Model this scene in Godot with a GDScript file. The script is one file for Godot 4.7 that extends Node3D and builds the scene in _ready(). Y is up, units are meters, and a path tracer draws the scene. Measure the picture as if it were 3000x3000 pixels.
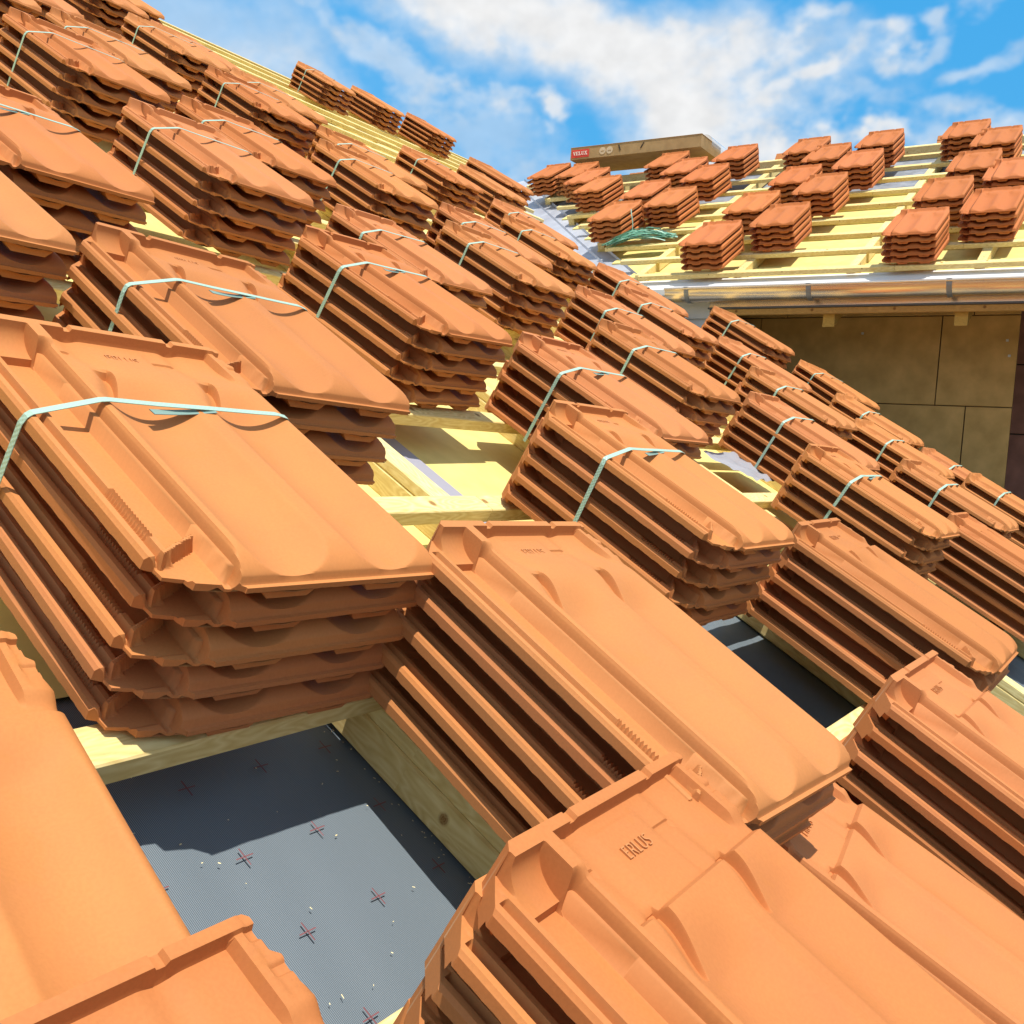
extends Node3D

const MAIN_STACKS := [
	[0, 0, 0.536, -0.192, -0.007, -0.9, 5, 0, 15, 0, 1],
	[0, 1, 0.515, -0.962, -0.005, 2.2, 5, 1, 31, 0, 0],
	[0, 2, 0.496, -1.722, -0.000, 0.0, 5, 0, 15, 0, 0],
	[1, 0, 0.816, -0.544, 0.006, 3.3, 5, 0, 31, 0, 0],
	[1, 1, 0.827, -1.322, 0.006, 3.5, 5, 1, 15, 0, 0],
	[1, 2, 0.840, -2.077, 0.004, 0.3, 5, 1, 7, 0, 0],
	[2, 0, 1.399, -0.142, 0.006, 0.1, 5, 0, 31, 0, 1],
	[2, 1, 1.548, -0.914, 0.008, 0.7, 5, 1, 31, 0, 0],
	[2, 2, 1.574, -1.710, 0.000, -3.3, 5, 1, 31, 0, 0],
	[2, 3, 1.546, -2.446, 0.007, -0.4, 5, 1, 31, 1, 0],
	[2, 4, 1.596, -3.227, 0.005, 0.3, 5, 1, 31, 1, 0],
	[2, 5, 1.623, -4.101, 0.000, 0.0, 5, 0, 3, 2, 0],
	[3, 0, 1.916, -0.502, 0.002, -0.8, 5, 0, 31, 0, 1],
	[3, 1, 1.984, -1.335, -0.010, 0.4, 5, 1, 31, 0, 0],
	[3, 2, 2.150, -2.242, -0.040, -4.1, 4, 1, 3, 1, 0],
	[3, 3, 1.951, -2.822, 0.007, -1.7, 5, 1, 15, 1, 0],
	[3, 4, 1.927, -3.621, 0.009, -0.6, 5, 1, 3, 1, 0],
	[3, 5, 1.928, -4.387, -0.000, 0.0, 5, 0, 1, 2, 0],
	[4, 0, 2.870, -0.847, 0.011, 0.6, 5, 1, 31, 0, 0],
	[4, 1, 2.799, -1.626, 0.001, 0.3, 5, 1, 31, 1, 0],
	[4, 2, 2.782, -2.370, 0.001, -0.2, 5, 1, 31, 1, 0],
	[4, 3, 2.786, -3.124, 0.000, -0.3, 5, 1, 15, 1, 0],
	[4, 4, 2.829, -3.981, -0.002, 1.0, 5, 1, 15, 1, 0],
	[4, 5, 2.833, -4.670, 0.004, -0.0, 5, 1, 7, 2, 0],
	[4, 6, 2.939, -5.574, 0.000, 0.0, 5, 0, 15, 2, 0],
	[5, 0, 3.338, -0.480, -0.000, -0.0, 5, 0, 31, 1, 0],
	[5, 1, 3.246, -1.229, 0.002, -0.1, 5, 1, 31, 1, 0],
	[5, 2, 3.285, -2.068, -0.010, -0.3, 5, 1, 31, 1, 0],
	[5, 3, 3.232, -2.811, -0.013, -0.0, 5, 1, 15, 1, 0],
	[5, 4, 3.084, -3.485, 0.004, -0.2, 5, 1, 3, 1, 0],
	[5, 5, 3.280, -4.428, -0.010, 0.3, 5, 1, 1, 2, 0],
	[5, 6, 3.211, -5.078, -0.020, 0.0, 5, 1, 1, 2, 0],
	[5, 7, 3.289, -5.985, 0.000, 0.0, 5, 0, 3, 2, 0],
	[6, 0, 3.925, -0.818, 0.008, 0.6, 5, 1, 7, 1, 1],
	[6, 1, 3.995, -1.564, 0.000, 0.1, 5, 1, 7, 1, 0],
	[6, 2, 4.034, -2.332, -0.003, 0.6, 5, 1, 15, 1, 0],
	[6, 3, 4.043, -3.110, -0.005, 0.1, 5, 1, 15, 1, 0],
	[7, 0, 4.501, -1.208, -0.007, -0.3, 5, 1, 15, 2, 0],
	[7, 1, 4.515, -1.986, -0.010, -0.3, 5, 1, 31, 2, 0],
	[7, 2, 4.387, -2.707, -0.000, 0.0, 5, 1, 7, 2, 0],
	[7, 3, 4.409, -3.502, -0.000, 0.0, 5, 1, 7, 2, 0],
	[7, 4, 4.384, -4.245, -0.008, -1.4, 5, 1, 15, 2, 0],
	[8, 0, 5.045, -0.759, 0.000, 0.1, 5, 1, 15, 2, 0],
	[8, 1, 5.069, -1.512, -0.002, 0.2, 5, 1, 3, 2, 0],
	[8, 2, 5.224, -2.416, 0.046, 3.4, 6, 1, 15, 2, 0],
	[8, 3, 5.430, -4.700, -0.016, 1.3, 5, 0, 31, 2, 0],
	[8, 4, 5.760, -4.930, 0.035, -0.4, 6, 0, 15, 2, 0],
	[9, 0, 5.460, -1.085, -0.045, 0.0, 4, 1, 1, 2, 0],
	[9, 1, 5.660, -1.970, 0.000, 17.0, 5, 1, 15, 2, 0],
	[10, 0, 5.717, -6.947, -0.000, 0.0, 5, 1, 31, 2, 0],
	[10, 1, 6.534, -7.157, -0.000, 0.0, 5, 0, 31, 2, 0],
	[10, 2, 7.181, -7.057, -0.000, 0.0, 5, 0, 31, 2, 0],
	[20, 0, 0.138, -0.660, -0.161, 6.0, 1, 0, 1, 0, 1],
	[21, 0, 0.138, -0.281, -0.116, 0.0, 1, 0, 1, 0, 1],
	[22, 0, 1.042, -0.143, -0.123, -9.0, 2, 0, 3, 0, 1],
]
const WING_STACKS := [
	[0, 0, -2.839, -6.631, 31],
	[0, 1, -1.504, -6.602, 31],
	[1, 0, -2.471, -6.978, 31],
	[1, 1, -1.135, -6.969, 31],
	[2, 0, -3.971, -7.448, 31],
	[2, 1, -2.810, -7.380, 3],
	[2, 2, -1.489, -7.342, 3],
	[3, 0, -3.617, -7.753, 31],
	[3, 1, -2.421, -7.768, 31],
	[3, 2, -1.133, -7.730, 3],
	[4, 0, -4.000, -8.108, 3],
	[4, 1, -2.713, -8.117, 3],
	[4, 2, -1.422, -8.065, 3],
	[5, 0, -4.644, -8.474, 31],
	[5, 1, -3.621, -8.505, 31],
	[5, 2, -2.327, -8.464, 31],
	[6, 0, -4.953, -8.865, 3],
	[6, 1, -3.957, -8.868, 3],
	[6, 2, -2.667, -8.818, 3],
	[6, 3, -1.382, -8.784, 15],
	[7, 0, -5.612, -9.284, 31],
	[7, 1, -5.239, -9.191, 3],
	[7, 2, -4.278, -9.222, 7],
	[7, 3, -3.600, -9.193, 31],
	[7, 4, -2.938, -9.176, 7],
	[7, 5, -2.323, -9.153, 31],
	[7, 6, -1.660, -9.158, 31],
]

const CAMERA_HEIGHT := 6.0
const PITCH := 0.50294        # both roofs fall at 28.8 degrees
const WING_TURN := -0.02807   # the wing stands 1.6 degrees off square
const EYE_ABOVE := 0.421      # eye above the tops of the stacks on the main roof
const EYE_ABOVE_WING := 1.7712
const TILE_W := 0.322
const TILE_L := 0.45
const RISE := 0.041           # one tile in a stack
const BATTEN_TOP := -0.205
const DECK := -0.31
const CLAY := Color(0.53, 0.218, 0.076)

var noise := FastNoiseLite.new()
var rng := RandomNumberGenerator.new()
var used := {}
var M := {}
var main_basis: Basis         # x along the battens, y off the roof, z down the slope
var wing_basis: Basis
var level_basis: Basis
var eye := Vector3(0, CAMERA_HEIGHT, 0)


# ---------------------------------------------------------------- helpers
func numbered(called: String) -> String:
	var k: int = used.get(called, 0)
	used[called] = k + 1
	return called if k == 0 else "%s_%03d" % [called, k]

func thing(called: String, label: String, category: String, t := Transform3D(), group := "") -> Node3D:
	var o := Node3D.new()
	o.name = numbered(called)
	add_child(o)
	o.transform = t
	return tag(o, label, category, group)

func tag(o: Node3D, label: String, category: String, group := "") -> Node3D:
	o.set_meta("label", label)
	o.set_meta("category", category)
	if group: o.set_meta("group", group)
	return o

func part(called: String, mesh: Mesh, m: Material, parent: Node, t := Transform3D()) -> MeshInstance3D:
	var o := MeshInstance3D.new()
	o.name = numbered(called) if parent == self else called
	o.mesh = mesh
	o.material_override = m
	o.transform = t
	parent.add_child(o, true)
	return o

func on_main(u: float, v: float, z := 0.0) -> Vector3:
	return eye + main_basis * Vector3(u, z - EYE_ABOVE, v)

func on_wing(x: float, s: float, z := 0.0) -> Vector3:
	return eye + wing_basis * Vector3(x, z - EYE_ABOVE_WING, s)

func level(x: float, y: float, z: float) -> Vector3:      # by the wing's wall, y counted from the eye
	return eye + level_basis * Vector3(x, y, z)

func valley_u(v: float) -> float: return 6.305 + (-3.692 - v) / 1.1706
func valley_x(s: float) -> float: return -3.105 + (s + 5.804) * 0.85

func st() -> SurfaceTool:
	var s := SurfaceTool.new()
	s.begin(Mesh.PRIMITIVE_TRIANGLES)
	return s

func quad(s: SurfaceTool, a: Vector3, b: Vector3, c: Vector3, d: Vector3, ua := Vector2.ZERO, uc := Vector2.ONE) -> void:
	# a b c d clockwise from the front
	var n := (c - a).cross(b - a).normalized()
	var uv := [ua, Vector2(uc.x, ua.y), uc, Vector2(ua.x, uc.y)]
	var p := [a, b, c, d]
	for i in [0, 1, 2, 0, 2, 3]:
		s.set_normal(n)
		s.set_uv(uv[i])
		s.add_vertex(p[i])

# a box with small chamfers on its long edges; long axis is x; uv runs with the grain
func beam(size: Vector3, ch := 0.003) -> ArrayMesh:
	var s := st()
	var h := size / 2
	var ring: Array[Vector2] = [Vector2(-h.y + ch, -h.z), Vector2(h.y - ch, -h.z), Vector2(h.y, -h.z + ch), Vector2(h.y, h.z - ch), Vector2(h.y - ch, h.z), Vector2(-h.y + ch, h.z), Vector2(-h.y, h.z - ch), Vector2(-h.y, -h.z + ch)]
	var run := 0.0
	for i in 8:
		var p := ring[i]
		var q := ring[(i + 1) % 8]
		var w := p.distance_to(q)
		quad(s, Vector3(-h.x, p.x, p.y), Vector3(h.x, p.x, p.y), Vector3(h.x, q.x, q.y), Vector3(-h.x, q.x, q.y), Vector2(0, run) * 2.0, Vector2(size.x, run + w) * 2.0)
		run += w
	for e in [-1.0, 1.0]:
		for i in range(1, 7):
			var tri := [ring[0], ring[i], ring[i + 1]] if e < 0.0 else [ring[0], ring[i + 1], ring[i]]
			for q in tri:
				s.set_normal(Vector3(e, 0, 0))
				s.set_uv(Vector2(q.x, q.y) * 2.0)
				s.add_vertex(Vector3(e * h.x, q.x, q.y))
	return s.commit()

func slab(a: Vector3, b: Vector3) -> ArrayMesh:
	return beam_at(a, b, 0.002)

func beam_at(a: Vector3, b: Vector3, ch := 0.003) -> ArrayMesh:
	var lo := Vector3(minf(a.x, b.x), minf(a.y, b.y), minf(a.z, b.z))
	var hi := Vector3(maxf(a.x, b.x), maxf(a.y, b.y), maxf(a.z, b.z))
	var m := beam(hi - lo, ch)
	var s := st()
	s.append_from(m, 0, Transform3D(Basis(), (lo + hi) / 2))
	return s.commit()

# prism: a polygon in (z, y), pulled along x
func prism(poly: PackedVector2Array, x0: float, x1: float) -> ArrayMesh:
	var s := st()
	var n := poly.size()
	for i in n:
		var p := poly[i]
		var q := poly[(i + 1) % n]
		quad(s, Vector3(x0, p.y, p.x), Vector3(x1, p.y, p.x), Vector3(x1, q.y, q.x), Vector3(x0, q.y, q.x), Vector2.ZERO, Vector2(x1 - x0, p.distance_to(q)) * 2.0)
	var tris := Geometry2D.triangulate_polygon(poly)
	for e in [x0, x1]:
		var outward := Vector3(-1 if e == x0 else 1, 0, 0)
		for k in range(0, tris.size(), 3):
			var t := []
			for i in 3: t.append(Vector3(e, poly[tris[k + i]].y, poly[tris[k + i]].x))
			if (t[2] - t[0]).cross(t[1] - t[0]).dot(outward) < 0.0: t = [t[0], t[2], t[1]]
			for p in t:
				s.set_normal(outward)
				s.set_uv(Vector2(p.z, p.y) * 2.0)
				s.add_vertex(p)
	return s.commit()

# a flat band of given width along a path; side says where its width points
func band(path: PackedVector3Array, side: Vector3, width: float, thick: float) -> ArrayMesh:
	var s := st()
	var n := path.size()
	var run := 0.0
	for i in n - 1:
		var a := path[i]
		var b := path[i + 1]
		var w := side * width / 2
		var l := a.distance_to(b)
		var na := (path[mini(i + 1, n - 1)] - path[maxi(i - 1, 0)]).cross(side).normalized() * thick
		var nb := (path[mini(i + 2, n - 1)] - path[i]).cross(side).normalized() * thick
		var u0 := Vector2(run, 0) * 40.0
		var u1 := Vector2(run + l, width) * 40.0
		quad(s, a - w + na, b - w + nb, b + w + nb, a + w + na, u0, u1)
		quad(s, a + w, b + w, b - w, a - w, u0, u1)
		quad(s, a - w, b - w, b - w + nb, a - w + na, u0, u1)
		quad(s, a + w + na, b + w + nb, b + w, a + w, u0, u1)
		run += l
	return s.commit()


# ---------------------------------------------------------------- materials
func noise_texture(frequency: float, octaves: int, lo: Color, hi: Color, size := 512, seed_ := 1, kind := FastNoiseLite.TYPE_SIMPLEX_SMOOTH) -> NoiseTexture2D:
	var f := FastNoiseLite.new()
	f.noise_type = kind
	f.frequency = frequency
	f.fractal_octaves = octaves
	f.seed = seed_
	var t := NoiseTexture2D.new()
	t.width = size
	t.height = size
	t.seamless = true
	t.noise = f
	var g := Gradient.new()
	g.set_color(0, lo)
	g.set_color(1, hi)
	t.color_ramp = g
	return t

func bumps(frequency: float, octaves: int, strength: float, seed_ := 3) -> NoiseTexture2D:
	var t := noise_texture(frequency, octaves, Color.BLACK, Color.WHITE, 512, seed_)
	t.color_ramp = null
	t.as_normal_map = true
	t.bump_strength = strength
	return t

func lin(c: Color) -> Color: return c.linear_to_srgb()

func mat(albedo: Color, rough := 0.8, metal := 0.0) -> StandardMaterial3D:
	var m := StandardMaterial3D.new()
	m.albedo_color = lin(albedo)
	m.roughness = rough
	m.metallic = metal
	m.metallic_specular = 0.4
	return m

func grain_texture(seed_: int, lo: Color, hi: Color) -> ImageTexture:
	var n := FastNoiseLite.new()
	n.seed = seed_
	n.frequency = 0.02
	n.fractal_octaves = 3
	var im := Image.create(512, 256, false, Image.FORMAT_RGB8)
	var knots := []
	var dice := RandomNumberGenerator.new()
	dice.seed = seed_
	for k in 7: knots.append(Vector3(dice.randf() * 512, dice.randf() * 256, dice.randf_range(2.0, 5.0)))
	for y in 256:
		for x in 512:
			var ring := n.get_noise_2d(x * 0.12, y * 1.3) * 6.0
			var f := absf(ring - floorf(ring) - 0.5) * 2.0
			var fine := n.get_noise_2d(x * 1.5 + 900, y * 14.0) * 0.5 + 0.5
			var big := n.get_noise_2d(x * 0.1, y * 0.4 + 500) * 0.5 + 0.5
			var c := lo.lerp(hi, clampf(0.45 * f + 0.3 * fine + 0.35 * big, 0, 1))
			for q in knots:
				var d: float = Vector2((x - q.x) * 0.55, y - q.y).length() / q.z
				if d < 1.6: c = c.lerp(lo * Color(0.62, 0.50, 0.42), smoothstep(1.6, 0.5, d) * (0.75 + 0.25 * cos(d * 14.0)))
			im.set_pixel(x, y, c)
	return ImageTexture.create_from_image(im)

func weave_textures() -> Array:
	var im := Image.create(256, 256, false, Image.FORMAT_RGB8)
	var bump := Image.create(256, 256, false, Image.FORMAT_RGBA8)
	for y in 256:
		for x in 256:
			var rib := 0.5 + 0.5 * cos(TAU * x / 16.0)
			var weft := 0.5 + 0.5 * cos(TAU * y / 16.0)
			var d := 0.62 + 0.28 * rib + 0.1 * weft * rib
			im.set_pixel(x, y, Color(d, d, d))
			var h := 0.7 * rib + 0.3 * weft
			bump.set_pixel(x, y, Color(h, h, h))
	bump.bump_map_to_normal_map(1.5)
	return [ImageTexture.create_from_image(im), ImageTexture.create_from_image(bump)]

func materials() -> void:
	# fired clay: the colour sits in the tile's vertices; fine grain, faint blotches, five firings
	var grain := noise_texture(0.06, 6, Color(0.965, 0.96, 0.955), Color(1.015, 1.015, 1.015))
	var pits := bumps(0.16, 3, 0.8)
	var tints := [Color(1.0, 1.0, 1.0), Color(0.93, 0.89, 0.86), Color(1.05, 1.03, 0.98), Color(0.97, 0.88, 0.84), Color(1.02, 0.97, 1.04)]
	for i in 5:
		var m := mat(tints[i] * 0.96, 0.62)
		m.vertex_color_use_as_albedo = true
		m.albedo_texture = grain
		m.normal_enabled = true
		m.normal_texture = pits
		m.normal_scale = 0.07
		m.uv1_triplanar = true
		m.uv1_scale = Vector3.ONE * 7.0
		m.uv1_offset = Vector3(0.37, 0.11, 0.73) * i
		m.metallic_specular = 0.26
		M["clay%d" % i] = m
	for i in 5:
		var m: StandardMaterial3D = M["clay%d" % i].duplicate()
		m.albedo_color = lin(tints[i] * Color(0.93, 0.80, 0.76))
		M["red_clay%d" % i] = m
	for i in 3:
		var w := mat([Color(1, 1, 1), Color(0.93, 0.9, 0.82), Color(1.0, 0.98, 0.9)][i], 0.75)
		w.albedo_texture = grain_texture(11 + i, Color(0.80, 0.69, 0.43), Color(0.96, 0.91, 0.70))
		w.metallic_specular = 0.3
		M["wood%d" % i] = w
	M.sawn = mat(Color(1, 1, 1), 0.85)
	M.sawn.albedo_texture = grain_texture(31, Color(0.66, 0.56, 0.34), Color(0.80, 0.70, 0.45))
	var weave := weave_textures()
	M.membrane = mat(Color(0.23, 0.29, 0.345), 0.5)
	M.membrane.albedo_texture = weave[0]
	M.membrane.normal_enabled = true
	M.membrane.normal_texture = weave[1]
	M.membrane.normal_scale = 0.6
	M.yellow = mat(Color(0.78, 0.66, 0.25), 0.7)
	M.yellow.albedo_texture = noise_texture(0.02, 4, Color(0.93, 0.93, 0.9), Color.WHITE, 512, 8)
	M.yellow.uv1_triplanar = true
	M.grey_sheet = mat(Color(0.34, 0.38, 0.45), 0.45)
	M.grey_sheet.albedo_texture = noise_texture(0.03, 3, Color(0.75, 0.75, 0.75), Color.WHITE, 256, 5)
	M.grey_sheet.uv1_triplanar = true
	M.tape = mat(Color(0.33, 0.34, 0.42), 0.5)
	M.zinc = mat(Color(0.85, 0.68, 0.52), 0.27, 0.9)
	M.zinc.uv1_triplanar = true
	M.zinc.uv1_scale = Vector3.ONE * 2.0
	M.aluminium = mat(Color(0.54, 0.58, 0.66), 0.45, 0.2)
	M.aluminium.albedo_texture = noise_texture(0.012, 4, Color(0.8, 0.8, 0.82), Color.WHITE, 256, 16)
	M.aluminium.uv1_triplanar = true
	M.bright_sheet = mat(Color(0.78, 0.80, 0.84), 0.4, 0.1)
	M.steel = mat(Color(0.28, 0.29, 0.32), 0.45, 0.6)
	M.dark_steel = mat(Color(0.13, 0.13, 0.14), 0.5, 0.5)
	M.copper = mat(Color(0.86, 0.56, 0.34), 0.28, 0.85)
	var strap := mat(Color(0.36, 0.53, 0.44), 0.4)
	var emboss := Image.create(64, 64, false, Image.FORMAT_RGBA8)
	for y in 64:
		for x in 64:
			var d := 0.5 + 0.25 * (cos(TAU * (x + y) / 16.0) + cos(TAU * (x - y) / 16.0))
			emboss.set_pixel(x, y, Color(d, d, d))
	emboss.bump_map_to_normal_map(2.0)
	strap.normal_enabled = true
	strap.normal_texture = ImageTexture.create_from_image(emboss)
	strap.normal_scale = 0.5
	M.strap = strap
	M.strap_tail = mat(Color(0.20, 0.32, 0.29), 0.4)
	M.strand = mat(Color(0.16, 0.40, 0.29), 0.35)
	M.strand_pale = mat(Color(0.42, 0.62, 0.52), 0.35)
	M.foam_block = mat(Color(0.76, 0.48, 0.18), 0.9)
	M.foam_block.albedo_texture = noise_texture(0.01, 5, Color(0.85, 0.84, 0.8), Color.WHITE, 512, 21)
	M.foam_block.uv1_triplanar = true
	M.pink_block = mat(Color(0.58, 0.27, 0.20), 0.9)
	M.pink_block.albedo_texture = noise_texture(0.02, 4, Color(0.8, 0.8, 0.8), Color.WHITE, 256, 22)
	M.pink_block.uv1_triplanar = true
	M.joint = mat(Color(0.10, 0.075, 0.04), 0.95)
	M.plaster = mat(Color(0.74, 0.75, 0.76), 0.85)
	M.plaster.albedo_texture = noise_texture(0.02, 4, Color(0.9, 0.9, 0.9), Color.WHITE, 256, 23)
	M.plaster.uv1_triplanar = true
	M.cardboard = mat(Color(0.46, 0.31, 0.15), 0.85)
	M.cardboard.albedo_texture = noise_texture(0.03, 4, Color(0.88, 0.87, 0.85), Color.WHITE, 256, 24)
	M.cardboard.uv1_triplanar = true
	M.red_print = mat(Color(0.62, 0.06, 0.04), 0.6)
	M.white_print = mat(Color(0.85, 0.82, 0.76), 0.6)
	M.faded_print = mat(Color(0.62, 0.50, 0.34), 0.7)
	M.dark_print = mat(Color(0.05, 0.04, 0.03), 0.8)
	M.cross_print = mat(Color(0.20, 0.075, 0.085), 0.6)
	M.chip = mat(Color(0.86, 0.76, 0.44), 0.85)
	M.plastic = mat(Color(0.36, 0.38, 0.44), 0.3)
	M.plastic.backlight_enabled = true
	M.plastic.backlight = Color(0.3, 0.3, 0.3)
	var clear := StandardMaterial3D.new()
	clear.albedo_color = Color(0.9, 0.94, 0.98, 0.25)
	clear.roughness = 0.1
	clear.transparency = BaseMaterial3D.TRANSPARENCY_ALPHA
	M.clear = clear
	M.ground = mat(Color(0.16, 0.14, 0.09), 0.95)
	M.ground.albedo_texture = noise_texture(0.02, 5, Color(0.6, 0.6, 0.6), Color.WHITE, 512, 25)
	M.ground.uv1_triplanar = true


# ---------------------------------------------------------------- the clay tile
func bump_at(t: float) -> float: return 0.0 if absf(t) >= 1.0 else 0.5 + 0.5 * cos(PI * t)

func smin(a: float, b: float, k: float) -> float:
	var h := maxf(k - absf(a - b), 0.0) / k
	return minf(a, b) - h * h * k * 0.25

func ramp(x: float, pts: Array) -> float:
	if x <= pts[0][0]: return pts[0][1]
	for i in range(1, pts.size()):
		if x <= pts[i][0]:
			var a = pts[i - 1]
			return lerpf(a[1], pts[i][1], smoothstep(0, 1, (x - a[0]) / (pts[i][0] - a[0])))
	return pts[-1][1]

const LOCK := [[0.0, -0.0185], [0.003, -0.0145], [0.0080, -0.0140], [0.0105, -0.0205], [0.0145, -0.0205], [0.0170, -0.0128], [0.0222, -0.0128], [0.026, -0.021], [0.030, -0.0248], [0.0605, -0.0248], [0.0645, -0.0232], [0.0665, -0.0190], [0.0705, 0.0010], [0.0725, 0.0045], [0.0765, 0.006]]
const STEPS := [[0.385, 0.0], [0.400, 0.0], [0.405, 0.0085], [0.4175, 0.0100], [0.4225, 0.0290], [0.4330, 0.0320], [0.4385, 0.0600], [0.4455, 0.0700], [0.4480, 0.0735], [0.451, 0.0738]]

func left_edge(y: float) -> float:
	if y < 0.028: return 0.030 * (1.0 - y / 0.028)
	if y < 0.385: return 0.0
	for i in range(1, STEPS.size()):
		if y <= STEPS[i][0]:
			return lerpf(STEPS[i - 1][1], STEPS[i][1], (y - STEPS[i - 1][0]) / (STEPS[i][0] - STEPS[i - 1][0]))
	return 0.0735

func right_edge(y: float) -> float:
	if y < 0.004: return 0.306 + y
	if y < 0.030: return 0.310
	if y < 0.036: return lerpf(0.310, 0.316, (y - 0.030) / 0.006)
	if y < 0.060: return 0.316
	if y < 0.066: return lerpf(0.316, 0.322, (y - 0.06) / 0.006)
	return 0.322

func trough(x: float) -> float:
	var t := minf(absf(x - 0.131), absf(x - 0.259)) / 0.052
	return maxf(0.0, 1.0 - t * t)

func top_z(x: float, y: float, stepped: bool) -> float:
	var z: float
	if x < 0.0765:
		z = ramp(x, LOCK)
		if x < 0.058:
			if y > 0.300 and y < 0.376 and x > 0.0155 and x < 0.0235:      # the comb on the inner rib
				z -= 0.0042 * (0.5 + 0.5 * cos(TAU * (y - 0.3) / 0.0048))
			if y > 0.402: z = lerpf(z, -0.0248, smoothstep(0.402, 0.406, y))
			var fin := y - (0.378 + (0.058 - x) * 0.55)
			if x > 0.012 and absf(fin) < 0.005: z = maxf(z, -0.009 - 0.013 * smoothstep(0.0025, 0.005, absf(fin)))
			if y > 0.425 and x > 0.028: z = maxf(z, -0.0248 + 0.004 * smoothstep(0.425, 0.43, y))
			if y < 0.026 and x < 0.026: z = maxf(z, -0.0140 + 0.004 * smoothstep(0.026, 0.0, y))
		if y < 0.050 and x > 0.0225 and x < 0.0605:
			if y < 0.047:
				var k := clampf((0.047 - y) / 0.034, 0, 1)
				z = maxf(z, lerpf(-0.0165, 0.0095, 1.0 - sqrt(maxf(0.0, 1.0 - k * k))))
			if y < 0.013: z = 0.0105
		if x > 0.0605 and y < 0.052: z = maxf(z, lerpf(0.0105, z, smoothstep(0.040, 0.052, y)))
		if y < 0.012 and x > 0.024: z = maxf(z, 0.0105 - 0.003 * smoothstep(0.034, 0.024, x))
		if y > 0.365 and x > 0.066: z = smin(z, nose_z(y), 0.003)
		return z
	z = 0.006
	var open := smoothstep(0.104, 0.172, y)
	z -= 0.0180 * trough(x) * open
	if y < 0.165:
		# head: a recessed lap with two bands, a plate between them and two drip marks
		var floor_z := -0.0030
		if stepped:
			if y < 0.0968: z = floor_z + 0.0022 * smoothstep(0.05, 0.0968, y)
			elif y < 0.0985: z = lerpf(floor_z + 0.0022, 0.006, (y - 0.0968) / 0.0017)
		else:
			z = minf(z, lerpf(floor_z, 0.006, smoothstep(0.035, 0.105, y)))
		var lap := smoothstep(0.0985, 0.0955, y) if stepped else smoothstep(0.105, 0.07, y)
		z -= 0.0034 * lap * (bump_at((x - 0.108) / 0.018) + bump_at((x - 0.238) / 0.018))
		z += 0.0018 * lap * smoothstep(0.020, 0.026, y) * smoothstep(0.121, 0.127, x) * smoothstep(0.198, 0.192, x)
		for c in [0.083, 0.214]:
			if absf(x - c) < 0.017 and y > 0.043 and y < 0.0545:
				z -= 0.0026 * smoothstep(0.043, 0.045, y) * smoothstep(0.0545, 0.051, y) * smoothstep(0.017, 0.013, absf(x - c))
		# the two cusps where the bands run into the troughs
		if y > 0.092 and y < 0.156:
			for c in [0.117, 0.247]:
				var k := clampf((y - 0.1) / 0.052, 0, 1)
				var w := 0.0022
				var d: float = c - 0.0165 * pow(k, 1.5) - x
				if d > 0.0 and d < w + 0.024:
					z -= 0.0120 * sqrt(1.0 - k) * smoothstep(0.092, 0.0985, y) * smoothstep(0.0, w, d) * smoothstep(w + 0.024, w, d)
		if y < 0.016:
			var rim := 0.0105
			for c in [0.108, 0.238]:
				rim -= 0.0042 * smoothstep(0.0055, 0.003, absf(x - c))
			z = lerpf(rim, z, smoothstep(0.0095, 0.0122, y))
		if x > 0.292 and y < 0.09: z = maxf(z, lerpf(0.0065, z, smoothstep(0.07, 0.09, y)))
		if x > 0.300 and y < 0.070:
			var saw := fmod(y, 0.030) / 0.030
			z -= 0.004 * smoothstep(0.300, 0.304, x) * (1.0 - smoothstep(0.10, 0.20, absf(saw - 0.5)) * 0.6)
	if x > 0.302: z -= 0.013 * (1.0 - sqrt(maxf(0.0, 1.0 - pow((x - 0.302) / 0.0205, 2.0)))) * smoothstep(0.03, 0.09, y)
	if y > 0.365: z = smin(z, nose_z(y), 0.0013)
	return z

func nose_z(y: float) -> float:
	var t := clampf((y - 0.390) / 0.0555, 0, 1)
	var z := 0.0068 - 0.0255 * (1.0 - sqrt(maxf(0.0, 1.0 - t * t * 0.985)))
	return lerpf(z, -0.0168, smoothstep(0.4425, 0.4455, y))

func under_z(x: float, y: float) -> float:
	var z: float
	if x < 0.062:
		z = -0.0285
		if x > 0.031 and y > 0.11 and y < 0.365: z = -0.0350
	else:
		z = -0.0075 - 0.0175 * trough(x) * smoothstep(0.104, 0.172, y)
		if x > 0.30: z = -0.0205
		if y > 0.43: z = minf(z, -0.0225)
	if y < 0.032 and x > 0.010: z = -0.0395
	return z

func follow_cusp(x: float, y: float) -> float:
	# lets the grid's columns run along the slanting cusp walls
	var k := pow(clampf((y - 0.1) / 0.052, 0, 1), 1.5) * (1.0 - smoothstep(0.154, 0.186, y))
	for c in [0.117, 0.247]: x -= 0.0165 * k * (1.0 - smoothstep(0.003, 0.034, absf(x - c)))
	return x

func steps_between(a: float, b: float, d: float) -> Array:
	var n := maxi(1, int(roundf((b - a) / d)))
	var r := []
	for i in n: r.append(a + (b - a) * i / n)
	return r

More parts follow.
